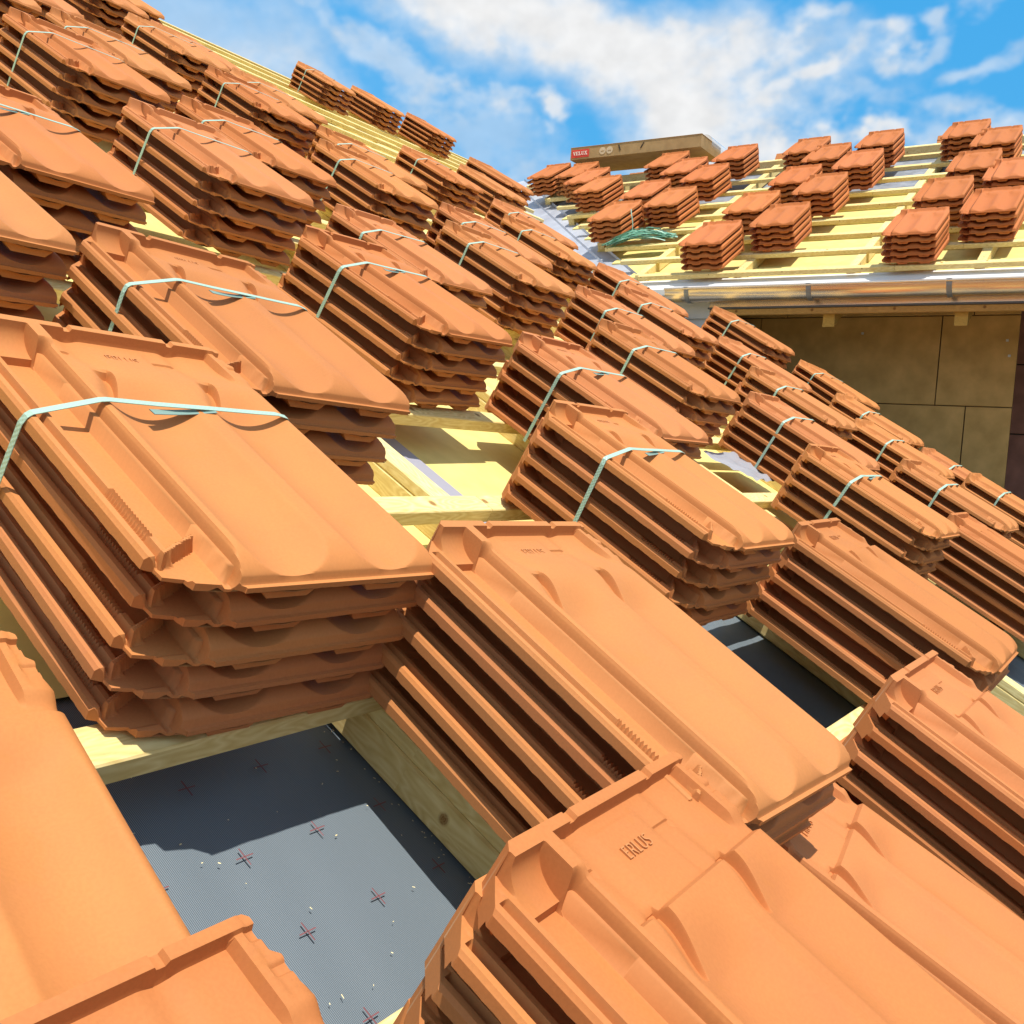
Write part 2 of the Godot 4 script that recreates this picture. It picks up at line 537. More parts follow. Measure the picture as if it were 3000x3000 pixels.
func tile_mesh(lod: int, stepped: bool) -> ArrayMesh:
	var xs: Array
	var ys: Array
	if lod == 0:
		xs = steps_between(0, 0.030, 0.0013) + steps_between(0.030, 0.060, 0.0036) + steps_between(0.060, 0.078, 0.0011) + steps_between(0.078, 0.086, 0.0025) + steps_between(0.086, 0.1135, 0.0022) + steps_between(0.1135, 0.1185, 0.00072) + steps_between(0.1185, 0.216, 0.0035) + steps_between(0.216, 0.2435, 0.0022) + steps_between(0.2435, 0.2485, 0.00072) + steps_between(0.2485, 0.30, 0.0034) + steps_between(0.30, TILE_W, 0.0024) + [TILE_W]
		ys = steps_between(0, 0.050, 0.0014) + steps_between(0.050, 0.094, 0.004) + steps_between(0.094, 0.160, 0.0019) + steps_between(0.160, 0.300, 0.009) + steps_between(0.300, 0.376, 0.0012) + steps_between(0.376, 0.400, 0.0016) + steps_between(0.400, 0.405, 0.0017) + steps_between(0.405, 0.4175, 0.0018) + steps_between(0.4175, 0.4225, 0.0017) + steps_between(0.4225, 0.433, 0.0018) + steps_between(0.433, 0.4385, 0.0014) + steps_between(0.4385, 0.4455, 0.0014) + steps_between(0.4455, TILE_L, 0.0013) + [TILE_L]
	elif lod == 1:
		xs = [0.0, 0.003, 0.0085, 0.0115, 0.014, 0.0168, 0.0222, 0.027, 0.031, 0.046, 0.057, 0.0605, 0.0645, 0.0665, 0.0705, 0.0725, 0.0765] + steps_between(0.081, 0.30, 0.0058) + [0.302, 0.310, 0.317, TILE_W]
		ys = [0.0, 0.004, 0.0095, 0.015, 0.021, 0.026, 0.03, 0.036, 0.038, 0.044, 0.0475, 0.05, 0.06, 0.066] + steps_between(0.075, 0.16, 0.0045) + steps_between(0.165, 0.37, 0.03) + steps_between(0.37, TILE_L, 0.0034) + [TILE_L]
	else:
		xs = [0.0, 0.004, 0.009, 0.013, 0.018, 0.024, 0.031, 0.060, 0.0655, 0.071, 0.0765, 0.079, 0.087, 0.097, 0.109, 0.12, 0.131, 0.142, 0.153, 0.165, 0.175, 0.183, 0.195, 0.207, 0.215, 0.225, 0.237, 0.248, 0.259, 0.27, 0.281, 0.293, 0.303, 0.311, TILE_W]
		ys = [0.0, 0.0095, 0.015, 0.030, 0.05, 0.075, 0.094, 0.1, 0.11, 0.122, 0.135, 0.15, 0.18, 0.28, 0.376, 0.39, 0.400, 0.405, 0.412, 0.4175, 0.4225, 0.428, 0.433, 0.4385, 0.4425, 0.4455, 0.448, TILE_L]
	var nx := xs.size()
	var ny := ys.size()
	var P := PackedVector3Array()
	var C := PackedColorArray()
	var I := PackedInt32Array()
	for j in ny:
		var y: float = ys[j]
		var xl := left_edge(y)
		var xr := right_edge(y)
		for i in nx:
			var x := clampf(xs[i], xl, xr)
			if lod < 2 and y > 0.1 and y < 0.186: x = follow_cusp(x, y)
			P.append(Vector3(x, top_z(x, y, stepped), y))
			C.append(CLAY * (1.0 + 0.05 * noise.get_noise_2d(x * 900.0, y * 900.0)))
	for j in ny - 1:
		for i in nx - 1:
			var a := j * nx + i
			if P[a].x == P[a + 1].x and P[a + nx].x == P[a + nx + 1].x: continue
			I.append_array([a, a + 1, a + nx + 1, a, a + nx + 1, a + nx])
	var N: PackedVector3Array
	var grid := P
	if lod == 2: N = smooth(P, I)
	else:
		var crisp := creased(P, I, C)
		P = crisp[0]
		N = crisp[1]
		C = crisp[2]
		I = crisp[3]
	# the rim all round: head, right, nose, left
	var rim := []
	for i in nx: rim.append(i)
	for j in range(1, ny): rim.append(j * nx + nx - 1)
	for i in range(nx - 2, -1, -1): rim.append((ny - 1) * nx + i)
	for j in range(ny - 2, -1, -1): rim.append(j * nx)
	var last := -1
	for k in rim.size() - 1:
		var a := grid[rim[k]]
		var b := grid[rim[k + 1]]
		if a.distance_to(b) < 1e-5: continue
		var za := edge_under(a, lod)
		var zb := edge_under(b, lod)
		var n := Vector3.UP.cross(b - a).normalized()
		var shade := CLAY
		if lod == 0 and a.distance_to(b) < 0.0025 and noise.get_noise_2d(a.z * 2600.0 + 77.0, a.x * 2600.0) > 0.48: shade = Color(0.62, 0.40, 0.24)
		var at := P.size()
		for q in [[a, a.y], [b, b.y], [b, zb], [a, za]]:
			P.append(Vector3(q[0].x, q[1], q[0].z))
			N.append(n)
			C.append(CLAY if q[1] == q[0].y else shade)
		I.append_array([at, at + 3, at + 2, at, at + 2, at + 1])
	# the underside
	var ux := [0.0, 0.0095, 0.0105, 0.0305, 0.0315, 0.0615, 0.0625, 0.08, 0.097, 0.114, 0.131, 0.148, 0.165, 0.183, 0.207, 0.224, 0.242, 0.259, 0.276, 0.294, 0.2995, 0.3005, TILE_W]
	var uy := [0.0, 0.0315, 0.0325, 0.1095, 0.1105, 0.19, 0.28, 0.3645, 0.3655, 0.39, 0.400, 0.405, 0.4175, 0.4225, 0.4295, 0.4330, 0.4385, 0.4455, 0.448, TILE_L]
	var U := PackedVector3Array()
	var UI := PackedInt32Array()
	for y in uy:
		for x0 in ux:
			var x := clampf(x0, left_edge(y), right_edge(y))
			U.append(Vector3(x, under_z(x, y), y))
	for j in uy.size() - 1:
		for i in ux.size() - 1:
			var a: int = j * ux.size() + i
			UI.append_array([a, a + ux.size() + 1, a + 1, a, a + ux.size(), a + ux.size() + 1])
	var UN := smooth(U, UI)
	var off := P.size()
	P.append_array(U)
	N.append_array(UN)
	for k in U.size(): C.append(CLAY)
	for k in UI: I.append(k + off)
	# two feet under the nose
	for c in [0.131, 0.259]:
		foot(P, N, C, I, c)
	var arrays := []
	arrays.resize(Mesh.ARRAY_MAX)
	arrays[Mesh.ARRAY_VERTEX] = P
	arrays[Mesh.ARRAY_NORMAL] = N
	arrays[Mesh.ARRAY_COLOR] = C
	arrays[Mesh.ARRAY_INDEX] = I
	var m := ArrayMesh.new()
	m.add_surface_from_arrays(Mesh.PRIMITIVE_TRIANGLES, arrays)
	return m

func foot(P: PackedVector3Array, N: PackedVector3Array, C: PackedColorArray, I: PackedInt32Array, c: float) -> void:
	var prof := [[-0.036, -0.016], [-0.033, -0.026], [-0.024, -0.0355], [0.024, -0.0355], [0.033, -0.026], [0.036, -0.016]]
	var front := 0.4435
	var back := 0.405
	for k in prof.size() - 1:
		var a := Vector3(c + prof[k][0], prof[k][1], front)
		var b := Vector3(c + prof[k + 1][0], prof[k + 1][1], front)
		var n := Vector3(a.y - b.y, b.x - a.x, 0).normalized() * -1.0
		var at := P.size()
		for q in [a, b, Vector3(b.x, b.y, back), Vector3(a.x, a.y, back)]:
			P.append(q)
			N.append(n)
			C.append(CLAY)
		I.append_array([at, at + 1, at + 2, at, at + 2, at + 3])
	var at2 := P.size()
	for q in prof:
		P.append(Vector3(c + q[0], q[1], front))
		N.append(Vector3(0, 0, 1))
		C.append(CLAY)
	for k in range(1, prof.size() - 1): I.append_array([at2, at2 + k + 1, at2 + k])

func edge_under(a: Vector3, lod: int) -> float:
	var z := -0.0285 if a.x < 0.05 else (-0.0225 if a.z > 0.40 and a.x < 0.318 else -0.0205)
	if a.z < 0.032 and a.x > 0.004: z = -0.0395
	if lod == 0: z += 0.0011 * noise.get_noise_2d(a.z * 5200.0, a.x * 5200.0)
	return minf(z, a.y - 0.003)

func creased(P: PackedVector3Array, I: PackedInt32Array, C: PackedColorArray) -> Array:
	# normals averaged only over faces that meet at less than about 36 degrees
	var faces := I.size() / 3
	var F := PackedVector3Array()
	var first := PackedInt32Array()
	var count := PackedInt32Array()
	count.resize(P.size())
	for f in faces:
		F.append((P[I[f * 3 + 2]] - P[I[f * 3]]).cross(P[I[f * 3 + 1]] - P[I[f * 3]]))
		for e in 3: count[I[f * 3 + e]] += 1
	first.resize(P.size() + 1)
	for k in P.size(): first[k + 1] = first[k] + count[k]
	var around := PackedInt32Array()
	around.resize(I.size())
	var at := first.duplicate()
	for f in faces:
		for e in 3:
			var k := I[f * 3 + e]
			around[at[k]] = f
			at[k] += 1
	var unit := PackedVector3Array()
	for n in F: unit.append(n.normalized())
	var P2 := PackedVector3Array()
	var N2 := PackedVector3Array()
	var C2 := PackedColorArray()
	var I2 := PackedInt32Array()
	for f in faces:
		if F[f].length_squared() < 1e-18: continue
		var n := unit[f]
		for e in 3:
			var k := I[f * 3 + e]
			var sum := Vector3.ZERO
			for q in range(first[k], first[k + 1]):
				if unit[around[q]].dot(n) > 0.81: sum += F[around[q]]
			I2.append(P2.size())
			P2.append(P[k])
			N2.append(sum.normalized())
			C2.append(C[k])
	return [P2, N2, C2, I2]

func smooth(P: PackedVector3Array, I: PackedInt32Array) -> PackedVector3Array:
	var N := PackedVector3Array()
	N.resize(P.size())
	for k in range(0, I.size(), 3):
		var a := I[k]
		var b := I[k + 1]
		var c := I[k + 2]
		var n := (P[c] - P[a]).cross(P[b] - P[a])
		N[a] += n
		N[b] += n
		N[c] += n
	for k in N.size():
		N[k] = N[k].normalized() if N[k].length_squared() > 1e-20 else Vector3.UP
	return N


# ---------------------------------------------------------------- stacks of tiles
var tiles := []               # [lod][stepped] -> mesh
var stamp: TextMesh
var stamp_big: TextMesh
var rest: Array[Transform3D] = []

const NTH := ["first", "second", "third", "fourth", "fifth", "sixth", "seventh", "eighth", "ninth", "tenth", "eleventh"]
const SPECIAL := {
	"0,0": "unstrapped stack at the bottom right corner nearest the camera",
	"0,1": "big strapped stack at left, beside the dark membrane gap",
	"0,2": "stack cut off by the left edge, above the biggest one",
	"1,0": "long unstrapped stack in the centre foreground",
	"1,1": "strapped stack just behind the big strapped one at left",
	"1,2": "strapped stack at the left edge, second from the membrane gap",
	"20,0": "", "21,0": "", "22,0": "low two-tile pile under the nose of the centre stack",
}

func tile_label(k: int, n: int, where: String) -> String:
	var which: String = "top clay tile of the " if k == 0 else ("lowest tile in the " if k == n - 1 else NTH[k] + " tile down in the ")
	return which + where

func stack(where: String, pile: Transform3D, n: int, mask: int, lod: int, stepped: int, group: String, loose: float) -> void:
	for k in n:
		var jit := Vector3(rng.randf_range(-1, 1) * 0.005, 0, rng.randf_range(-1, 1) * 0.006) * loose * (0.0 if k == 0 else 1.0)
		var tw := rng.randf_range(-1, 1) * 0.014 * loose * (0.0 if k == 0 else 1.0)
		var t := pile * Transform3D(Basis(Vector3.UP, tw), Vector3(0, -RISE * k, 0) + jit)
		if not (mask >> k) & 1:
			rest.append(t)
			continue
		var o := part("clay_tile", tiles[lod][stepped], M[("red_" if loose < 0.9 and loose > 0.7 else "") + "clay%d" % rng.randi_range(0, 4)], self, t)
		tag(o, tile_label(k, n, where), "clay tile", group)
		if lod == 0 and k == 0:
			part("embossed_name", stamp, M.clay_plain, o, Transform3D(Basis(Vector3.RIGHT, -PI / 2), Vector3(0.158, -0.0006 if stepped else -0.0005, 0.050)))

func strap_on(where: String, pile: Transform3D, n: int, lod: int) -> void:
	var y := 0.167 + rng.randf_range(-0.012, 0.012) * (0.15 if lod == 0 else 1.0)
	var lean := rng.randf_range(-0.004, 0.004)
	var low := -RISE * n + 0.004
	var path := PackedVector3Array()
	for q in [[-0.002, low], [-0.003, -0.10], [-0.003, -0.026], [-0.0005, -0.0165], [0.004, -0.0125], [0.0675, 0.0078], [0.075, 0.0088], [0.131, 0.0082], [0.195, 0.0084], [0.259, 0.0082], [0.296, 0.0086], [0.312, 0.0058], [0.3235, -0.006], [0.325, -0.03], [0.3245, low]]:
		path.append(Vector3(q[0], q[1] + 0.0006, y + 0.004 * cos(q[0] * 9.0) + (0.0 if q[1] > -0.02 else lean * q[1] * 20.0)))
	var o := part("packing_strap", band(path, Vector3(0, 0, 1), 0.0085, 0.0008), M.strap, self, pile)
	tag(o, "pale green strap around the " + where, "strap", "straps around the tile stacks")
	if lod > 0: return
	var tail := PackedVector3Array()
	for i in 6:
		var s := i / 5.0
		tail.append(Vector3(0.205 - 0.085 * s, 0.0076 - 0.0035 * sin(s * PI) - 0.002 * s, y + 0.002 + 0.013 * s * s))
	part("loose_end", band(tail, Vector3(0.12, 0, 1).normalized(), 0.010, 0.0008), M.strap_tail, o)

func main_pile(u: float, v: float, dz: float, turn: float) -> Transform3D:
	var b := Basis(Vector3.UP, -deg_to_rad(turn))
	var c := Vector3(TILE_W / 2, 0, TILE_L / 2)
	return Transform3D(main_basis, on_main(u, v, dz)) * Transform3D(b, c - b * c)

func tile_stacks() -> void:
	M.clay_plain = mat(CLAY * 0.93, 0.6)
	for lod in 3: tiles.append([tile_mesh(lod, false), tile_mesh(lod, true)])
	stamp = TextMesh.new()
	stamp.text = "ERLUS"
	stamp.font_size = 16
	stamp.pixel_size = 0.00094
	stamp.depth = 0.0022
	var font := SystemFont.new()
	font.font_names = ["Droid Sans"]
	stamp.font = font
	stamp_big = stamp.duplicate()
	stamp_big.pixel_size = 0.00118
	stamp_big.depth = 0.004
	for r in MAIN_STACKS:
		var key := "%d,%d" % [r[0], r[1]]
		var where: String
		if SPECIAL.has(key): where = SPECIAL[key]
		elif r[0] == 10: where = "%s stack along the main ridge, counted from the left" % NTH[r[1]]
		else: where = "%sstack, %s up the %s file from the camera" % ["strapped " if r[7] else "", NTH[r[1]], NTH[r[0]]]
		var pile := main_pile(r[2], r[3], r[4], r[5])
		if r[0] == 20 or r[0] == 21:
			var o := part("clay_tile", tiles[0][1], M["clay%d" % (2 if r[0] == 20 else 3)], self, pile)
			tag(o, "single clay tile lying on the battens at the bottom left edge" if r[0] == 20 else "single clay tile in the bottom left corner, its head over another tile", "clay tile", "loose clay tiles")
			if r[0] == 21:
				part("embossed_name", stamp_big, M.clay_plain, o, Transform3D(Basis(Vector3.RIGHT, -PI / 2), Vector3(0.165, 0.0009, 0.056)))
			continue
		stack(where, pile, r[6], r[8], r[9], r[10], "clay roof tiles stacked on the main roof", 1.0 if r[0] < 20 else 0.5)
		if r[7]: strap_on(where, pile, r[6], r[9])
	for r in WING_STACKS:
		var where := "%s stack from left, %s row above the far gutter" % [NTH[r[1]], NTH[r[0]]]
		var turn := rng.randf_range(-1.0, 1.0) * 0.012
		stack(where, Transform3D(wing_basis, on_wing(r[2], r[3], 0.0)) * Transform3D(Basis(Vector3.UP, turn), Vector3.ZERO), 5, r[4], 2, 0, "clay roof tiles stacked on the far roof", 0.8)
	# stacks on the far slope that peep over the ridge, and two more at the right edge
	var back := Basis(level_basis.x * -1.0, Vector3.UP, level_basis.z * -1.0) * Basis(Vector3.RIGHT, PITCH)
	for q in [[-1.60, 3.02, -9.72, 31], [-3.10, 3.02, -9.75, 7], [-4.72, 2.985, -9.78, 0], [-3.72, 2.985, -9.78, 0]]:
		stack("stacks beyond the far ridge", Transform3D(back, level(q[0], q[1], q[2])), 5, 0, 2, 0, "", 0.6)
	for q in [[-0.98, -9.16], [-0.76, -8.30]]:
		stack("", Transform3D(wing_basis, on_wing(q[0] + 0.1, q[1], 0.0)), 5, 0, 2, 0, "", 0.6)
	var mm := MultiMesh.new()
	mm.transform_format = MultiMesh.TRANSFORM_3D
	mm.mesh = tiles[2][0]
	mm.instance_count = rest.size()
	for i in rest.size(): mm.set_instance_transform(i, rest[i])
	var o := MultiMeshInstance3D.new()
	o.name = "remaining_roof_tiles"
	o.multimesh = mm
	o.material_override = M.clay1
	add_child(o)
	tag(o, "remaining clay tiles deep in the stacks and behind other tiles", "clay tile")
	o.set_meta("kind", "stuff")


# ---------------------------------------------------------------- the main roof
func wavy(u0: float, u1: float, v0: float, v1: float, du: float, dv: float, z: float, wave: float) -> ArrayMesh:
	var s := st()
	var nu := int(ceilf((u1 - u0) / du))
	var nv := int(ceilf((v1 - v0) / dv))
	s.set_smooth_group(0)
	for j in nv + 1:
		var v := lerpf(v0, v1, float(j) / nv)
		for i in nu + 1:
			var u := minf(lerpf(u0, u1, float(i) / nu), valley_u(v) if v < -3.7 else 99.0)
			var h := wave * (noise.get_noise_2d(u * 1100.0 + v * 300.0, v * 130.0) + 0.5 * noise.get_noise_2d(u * 150.0 + 50.0, v * 150.0))
			s.set_uv(Vector2(u, v) * 34.0)
			s.add_vertex(Vector3(u, z + h, v))
	for j in nv:
		for i in nu:
			var a := j * (nu + 1) + i
			for k in [a, a + 1, a + nu + 2, a, a + nu + 2, a + nu + 1]: s.add_index(k)
	s.generate_normals()
	return s.commit()

func main_roof() -> void:
	var frame := Transform3D(main_basis, on_main(0, 0, 0))
	var r := thing("main_roof", "open timber roof slope under the tile stacks, battens over membrane", "roof", frame)
	part("roof_deck", wavy(-2.5, 7.0, -3.69, 1.7, 1.0, 0.5, DECK - 0.03, 0.0), M.sawn, r)
	part("roof_deck", wavy(-2.5, 9.6, -7.52, -3.69, 1.0, 0.1, DECK - 0.03, 0.0), M.sawn, r)
	var dark := part("membrane", wavy(-2.5, 7.0, -0.74, 1.7, 0.015, 0.03, DECK, 0.0036), M.membrane, r)
	part("underlay", wavy(-2.5, 9.6, -7.5, -3.7, 0.5, 0.1, DECK + 0.006, 0.0), M.yellow, r)
	part("underlay", wavy(-2.5, 5.5, -3.7, -0.70, 0.5, 0.2, DECK + 0.006, 0.0), M.yellow, r)
	part("membrane", wavy(5.5, 7.0, -3.7, -0.70, 0.5, 0.2, DECK + 0.004, 0.0), M.membrane, r)
	# printed crosses, ten centimetres apart, and rings of the maker's print
	for i in range(-2, 6):
		for j in range(-1, 6):
			var at := Vector3(0.655 + 0.099 * i, DECK + 0.0045, -0.442 + 0.100 * j)
			at.x += 0.004 * (j % 2)
			var s := st()
			for a in [Vector3(0.0105, 0, 0.0007), Vector3(0.0007, 0, 0.0110)]:
				quad(s, at + Vector3(-a.x, 0, -a.z), at + Vector3(a.x, 0, -a.z), at + Vector3(a.x, 0, a.z), at + Vector3(-a.x, 0, a.z))
			part("print_cross", s.commit(), M.cross_print, dark)
	# counter battens down the slope (two laths high), then battens along it
	var lines := [-2.1, -1.35, -0.6, 0.15, 0.913, 1.474, 2.228, 2.97, 3.72, 4.46, 5.2, 5.95, 6.7, 7.45, 8.2, 8.95]
	for k in lines.size():
		var u: float = lines[k]
		var top := 1.65 if u < 6.9 else -4.6
		var v0 := maxf(-7.45, -3.692 - (u - 6.305) * 1.1706 + 0.05) if u > 6.3 else -7.45
		if u > 6.3: top = minf(top, 1.65)
		if u > 6.3 and u < 6.9: v0 = -3.6
		if u >= 6.9:
			v0 = -7.45
			top = -3.692 - (u - 6.305) * 1.1706 - 0.25
		if top - v0 < 0.2: continue
		var b := Transform3D(Basis(Vector3(0, 0, 1), Vector3(0, 1, 0), Vector3(-1, 0, 0)), Vector3(u, 0, (v0 + top) / 2))
		part("counter_batten", beam(Vector3(top - v0, 0.048, 0.058)), M["wood%d" % (absi(k) % 3)], r, b.translated(Vector3(0, DECK + 0.0285, 0)))
		part("counter_batten", beam(Vector3(top - v0, 0.0245, 0.0565)), M["wood%d" % ((absi(k) + 1) % 3)], r, b.translated(Vector3(0, DECK + 0.0650, 0)))
	for k in range(-5, 20):
		var v := -0.540 - 0.363 * k
		var z := BATTEN_TOP - 0.014 + rng.randf_range(-0.001, 0.001)
		var u1 := 6.98 if v > -3.75 else valley_u(v) - 0.24
		var cuts := [-2.4, rng.randf_range(0.9, 3.2), u1]
		if k == 0: cuts = [-2.4, 0.05, 0.44, 3.1, u1]
		if k == 1: cuts = [-2.4, 1.512, u1]
		for c in cuts.size() - 1:
			if k == 0 and c == 1: continue
			var a: float = cuts[c] + (0.0015 if c else 0.0)
			part("batten", beam(Vector3(cuts[c + 1] - a, 0.0285, 0.050), 0.002), M["wood%d" % rng.randi_range(0, 2)], r, Transform3D(Basis(), Vector3((a + cuts[c + 1]) / 2, z, v)))
	part("ridge_board", beam_at(Vector3(-2.4, BATTEN_TOP - 0.09, -7.56), Vector3(9.5, BATTEN_TOP + 0.012, -7.52)), M.wood1, r)
	part("sealing_tape", slab(Vector3(1.640, DECK + 0.0065, -1.36), Vector3(1.700, DECK + 0.010, -0.80)), M.tape, r)
	# the other side of the ridge
	var far := Transform3D(Basis(Vector3.UP, 0) * Basis(Vector3(0, 1, 0), 0), Vector3.ZERO)
	var top_at := on_main(0, -7.55, DECK - 0.02)
	var fb := Basis(Vector3(0, 0, -1), Vector3(-main_basis.y.x, main_basis.y.y, 0), Vector3(-main_basis.z.x, main_basis.z.y, 0))
	var fs := part("far_slope", slab(Vector3(-2.5, -0.25, 0.0), Vector3(9.5, 0.0, 6.0)), M.sawn, r)
	fs.transform = frame.affine_inverse() * Transform3D(fb, top_at)
	# wood shavings on the membrane
	var s := st()
	for k in 80:
		var edge := k % 2 == 0
		var at := Vector3(rng.randf_range(0.80, 0.882) if edge else rng.randf_range(0.50, 0.88), DECK + 0.0052, rng.randf_range(-0.58, -0.05))
		if edge: at.x = 0.882 - absf(rng.randfn(0.0, 0.008))
		var a := rng.randf_range(0, PI)
		var l := rng.randf_range(0.0005, 0.0017) * (2.2 if k % 17 == 0 else 1.0)
		var w := rng.randf_range(0.0003, 0.0006)
		var d := Vector3(cos(a), 0.12, sin(a)) * l
		var e := Vector3(-sin(a), 0, cos(a)) * w
		quad(s, at - d - e, at + d - e, at + d + e, at - d + e)
		quad(s, at + d + e, at + d - e + Vector3(0, -0.001, 0), at - d - e + Vector3(0, -0.001, 0), at - d + e)
	var o := part("wood_shavings", s.commit(), M.chip, self, frame)
	tag(o, "pale wood shavings scattered on the dark roof membrane", "shavings")
	o.set_meta("kind", "stuff")
	# a crumpled plastic sheet lying between two stacks
	var sh := st()
	var corners := [Vector3(2.985, 0, -1.150), Vector3(3.335, 0, -1.150), Vector3(3.335, 0, -0.985), Vector3(3.10, 0, -0.985)]
	for j in 13:
		for i in 17:
			var p: Vector3 = corners[0].lerp(corners[1], i / 16.0).lerp(corners[3].lerp(corners[2], i / 16.0), j / 12.0)
			p.y = BATTEN_TOP + 0.012 + 0.014 * noise.get_noise_2d(i * 14.0, j * 22.0 + 300.0) + 0.0015 * noise.get_noise_2d(i * 70.0, j * 70.0)
			sh.set_smooth_group(0)
			sh.add_vertex(p)
	for j in 12:
		for i in 16:
			var a := j * 17 + i
			for k in [a, a + 1, a + 18, a, a + 18, a + 17]: sh.add_index(k)
	sh.generate_normals()
	tag(part("plastic_sheet", sh.commit(), M.plastic, self, frame), "crumpled whitish plastic sheet lying between stacks on the battens", "sheet")


# ---------------------------------------------------------------- valley, wing roof and walls
func valley() -> void:
	# a folded metal gutter in the valley: two wings, a standing fold beside the crease
	var low := on_main(valley_u(-3.55), -3.55, DECK + 0.014)
	var high := on_main(valley_u(-7.5), -7.5, DECK + 0.014)
	var along := (high - low).normalized()
	var a := (main_basis.x * -1.0)
	a = (a - along * a.dot(along)).normalized()
	a = (a - main_basis.y * a.dot(main_basis.y)).normalized()
	var b: Vector3 = wing_basis.x
	b = (b - along * b.dot(along)).normalized()
	b = (b - wing_basis.y * b.dot(wing_basis.y)).normalized()
	var mid := low
	var run := low.distance_to(high)
	var prof := [a * 0.26 + main_basis.y * 0.012, a * 0.26, Vector3.ZERO, b * 0.13, b * 0.14 + wing_basis.y * 0.016, b * 0.15, b * 0.255, b * 0.262 + wing_basis.y * 0.02]
	var s := st()
	for k in prof.size() - 1:
		quad(s, mid + prof[k + 1], mid + prof[k + 1] + along * run, mid + prof[k] + along * run, mid + prof[k])
	var o := part("valley_flashing", s.commit(), M.aluminium, self)
	tag(o, "grey folded metal flashing lining the valley between both roofs", "flashing")

func wing() -> void:
	var frame := Transform3D(wing_basis, on_wing(0, 0, 0))
	var r := thing("wing_roof", "lower roof of the wing, pale yellow battens over yellow underlay", "roof", frame)
	var eave := -6.19
	var ridge := -9.40
	var deck := st()
	var sheet := st()
	var yellow := st()
	for q in [[deck, DECK - 0.12, eave, ridge, 3.0], [sheet, DECK - 0.004, eave, ridge, 3.0], [yellow, DECK + 0.002, eave - 0.02, -8.42, -0.52]]:
		var s: SurfaceTool = q[0]
		quad(s, Vector3(valley_x(q[3]), q[1], q[3]), Vector3(q[4], q[1], q[3]), Vector3(q[4], q[1], q[2]), Vector3(valley_x(q[2]), q[1], q[2]))
	part("roof_deck", deck.commit(), M.sawn, r)
	part("membrane", sheet.commit(), M.grey_sheet, r)
	part("underlay", yellow.commit(), M.yellow, r)
	var back := st()
	quad(back, Vector3(-7, DECK - 0.02, ridge), Vector3(-7, DECK - 3.2, ridge - 4.0), Vector3(3, DECK - 3.2, ridge - 4.0), Vector3(3, DECK - 0.02, ridge))
	part("far_slope", back.commit(), M.sawn, r)
	for k in range(-6, 7):
		var x := -2.446 + 0.742 * (k + 1)
		if x > 2.9: continue
		var s0 := maxf(ridge + 0.04, ridge)
		var s1 := eave - 0.03
		if x < valley_x(s1) + 0.3: s1 = (x + 3.105 - 0.3) / 0.85 - 5.804
		if s1 - s0 < 0.2: continue
		var b := Transform3D(Basis(Vector3(0, 0, 1), Vector3(0, 1, 0), Vector3(-1, 0, 0)), Vector3(x, DECK + 0.042, (s0 + s1) / 2))
		part("counter_batten", beam(Vector3(s1 - s0, 0.070, 0.055)), M["wood%d" % (absi(k) % 3)], r, b)
	for k in 9:
		var s := -6.175 - 0.3645 * k
		var x0 := valley_x(s) + 0.28
		var z := BATTEN_TOP - 0.014
		if k == 0: z = BATTEN_TOP - 0.018
		var cut := rng.randf_range(-2.6, 1.2)
		part("batten", beam(Vector3(cut - x0, 0.030, 0.056), 0.002), M["wood%d" % rng.randi_range(0, 2)], r, Transform3D(Basis(), Vector3((x0 + cut) / 2, z, s)))
		part("batten", beam(Vector3(2.95 - cut - 0.002, 0.030, 0.056), 0.002), M["wood%d" % rng.randi_range(0, 2)], r, Transform3D(Basis(), Vector3((2.95 + cut + 0.002) / 2, z, s)))
	for k in 6:                                            # narrow boards of the underlay between the battens
		var s := -6.43 - 0.3645 * k
		part("underlay_board", slab(Vector3(valley_x(s) + 0.3, DECK + 0.003, s - 0.05), Vector3(-0.54, DECK + 0.022, s + 0.05)), M.yellow, r)
	part("ridge_board", beam_at(Vector3(valley_x(ridge) + 0.2, BATTEN_TOP - 0.12, ridge - 0.05), Vector3(2.95, BATTEN_TOP + 0.002, ridge)), M.wood0, r)
	for q in [[-3.30, -6.53], [-3.12, -6.53]]:
		part("red_mark", slab(Vector3(q[0], BATTEN_TOP - 0.020, q[1] + 0.0165), Vector3(q[0] + (0.10 if q[0] < -3.2 else 0.02), BATTEN_TOP - 0.008, q[1] + 0.018)), M.red_print, r)

	# eaves: gutter, flashing, boards and rafter tails, set level
	var lv := Transform3D(level_basis, eye)
	var e := thing("eaves", "long metal gutter with fascia board along the wing's eave", "gutter", lv)
	var g := st()
	var cz := -6.272
	var cy := 1.098
	var rad := 0.078
	var xa := -2.86
	var xb := 3.0
	for k in 18:
		var a0 := PI * k / 18.0
		var a1 := PI * (k + 1) / 18.0
		for side in [1.0, 0.97]:
			var p := Vector2(cz + rad * side * cos(a0), cy - rad * side * sin(a0))
			var q := Vector2(cz + rad * side * cos(a1), cy - rad * side * sin(a1))
			quad(g, Vector3(xa, p.y, p.x), Vector3(xb, p.y, p.x), Vector3(xb, q.y, q.x), Vector3(xa, q.y, q.x))
	for k in 10:                                            # rolled front lip
		var a0 := TAU * k / 10.0
		var a1 := TAU * (k + 1) / 10.0
		var c := Vector2(cz + rad + 0.004, cy + 0.004)
		var p := c + Vector2(cos(a0), sin(a0)) * 0.009
		var q := c + Vector2(cos(a1), sin(a1)) * 0.009
		quad(g, Vector3(xa, p.y, p.x), Vector3(xb, p.y, p.x), Vector3(xb, q.y, q.x), Vector3(xa, q.y, q.x))
	g.generate_normals()
	var gm := part("gutter", g.commit(), M.zinc, e)
	var endcap := st()
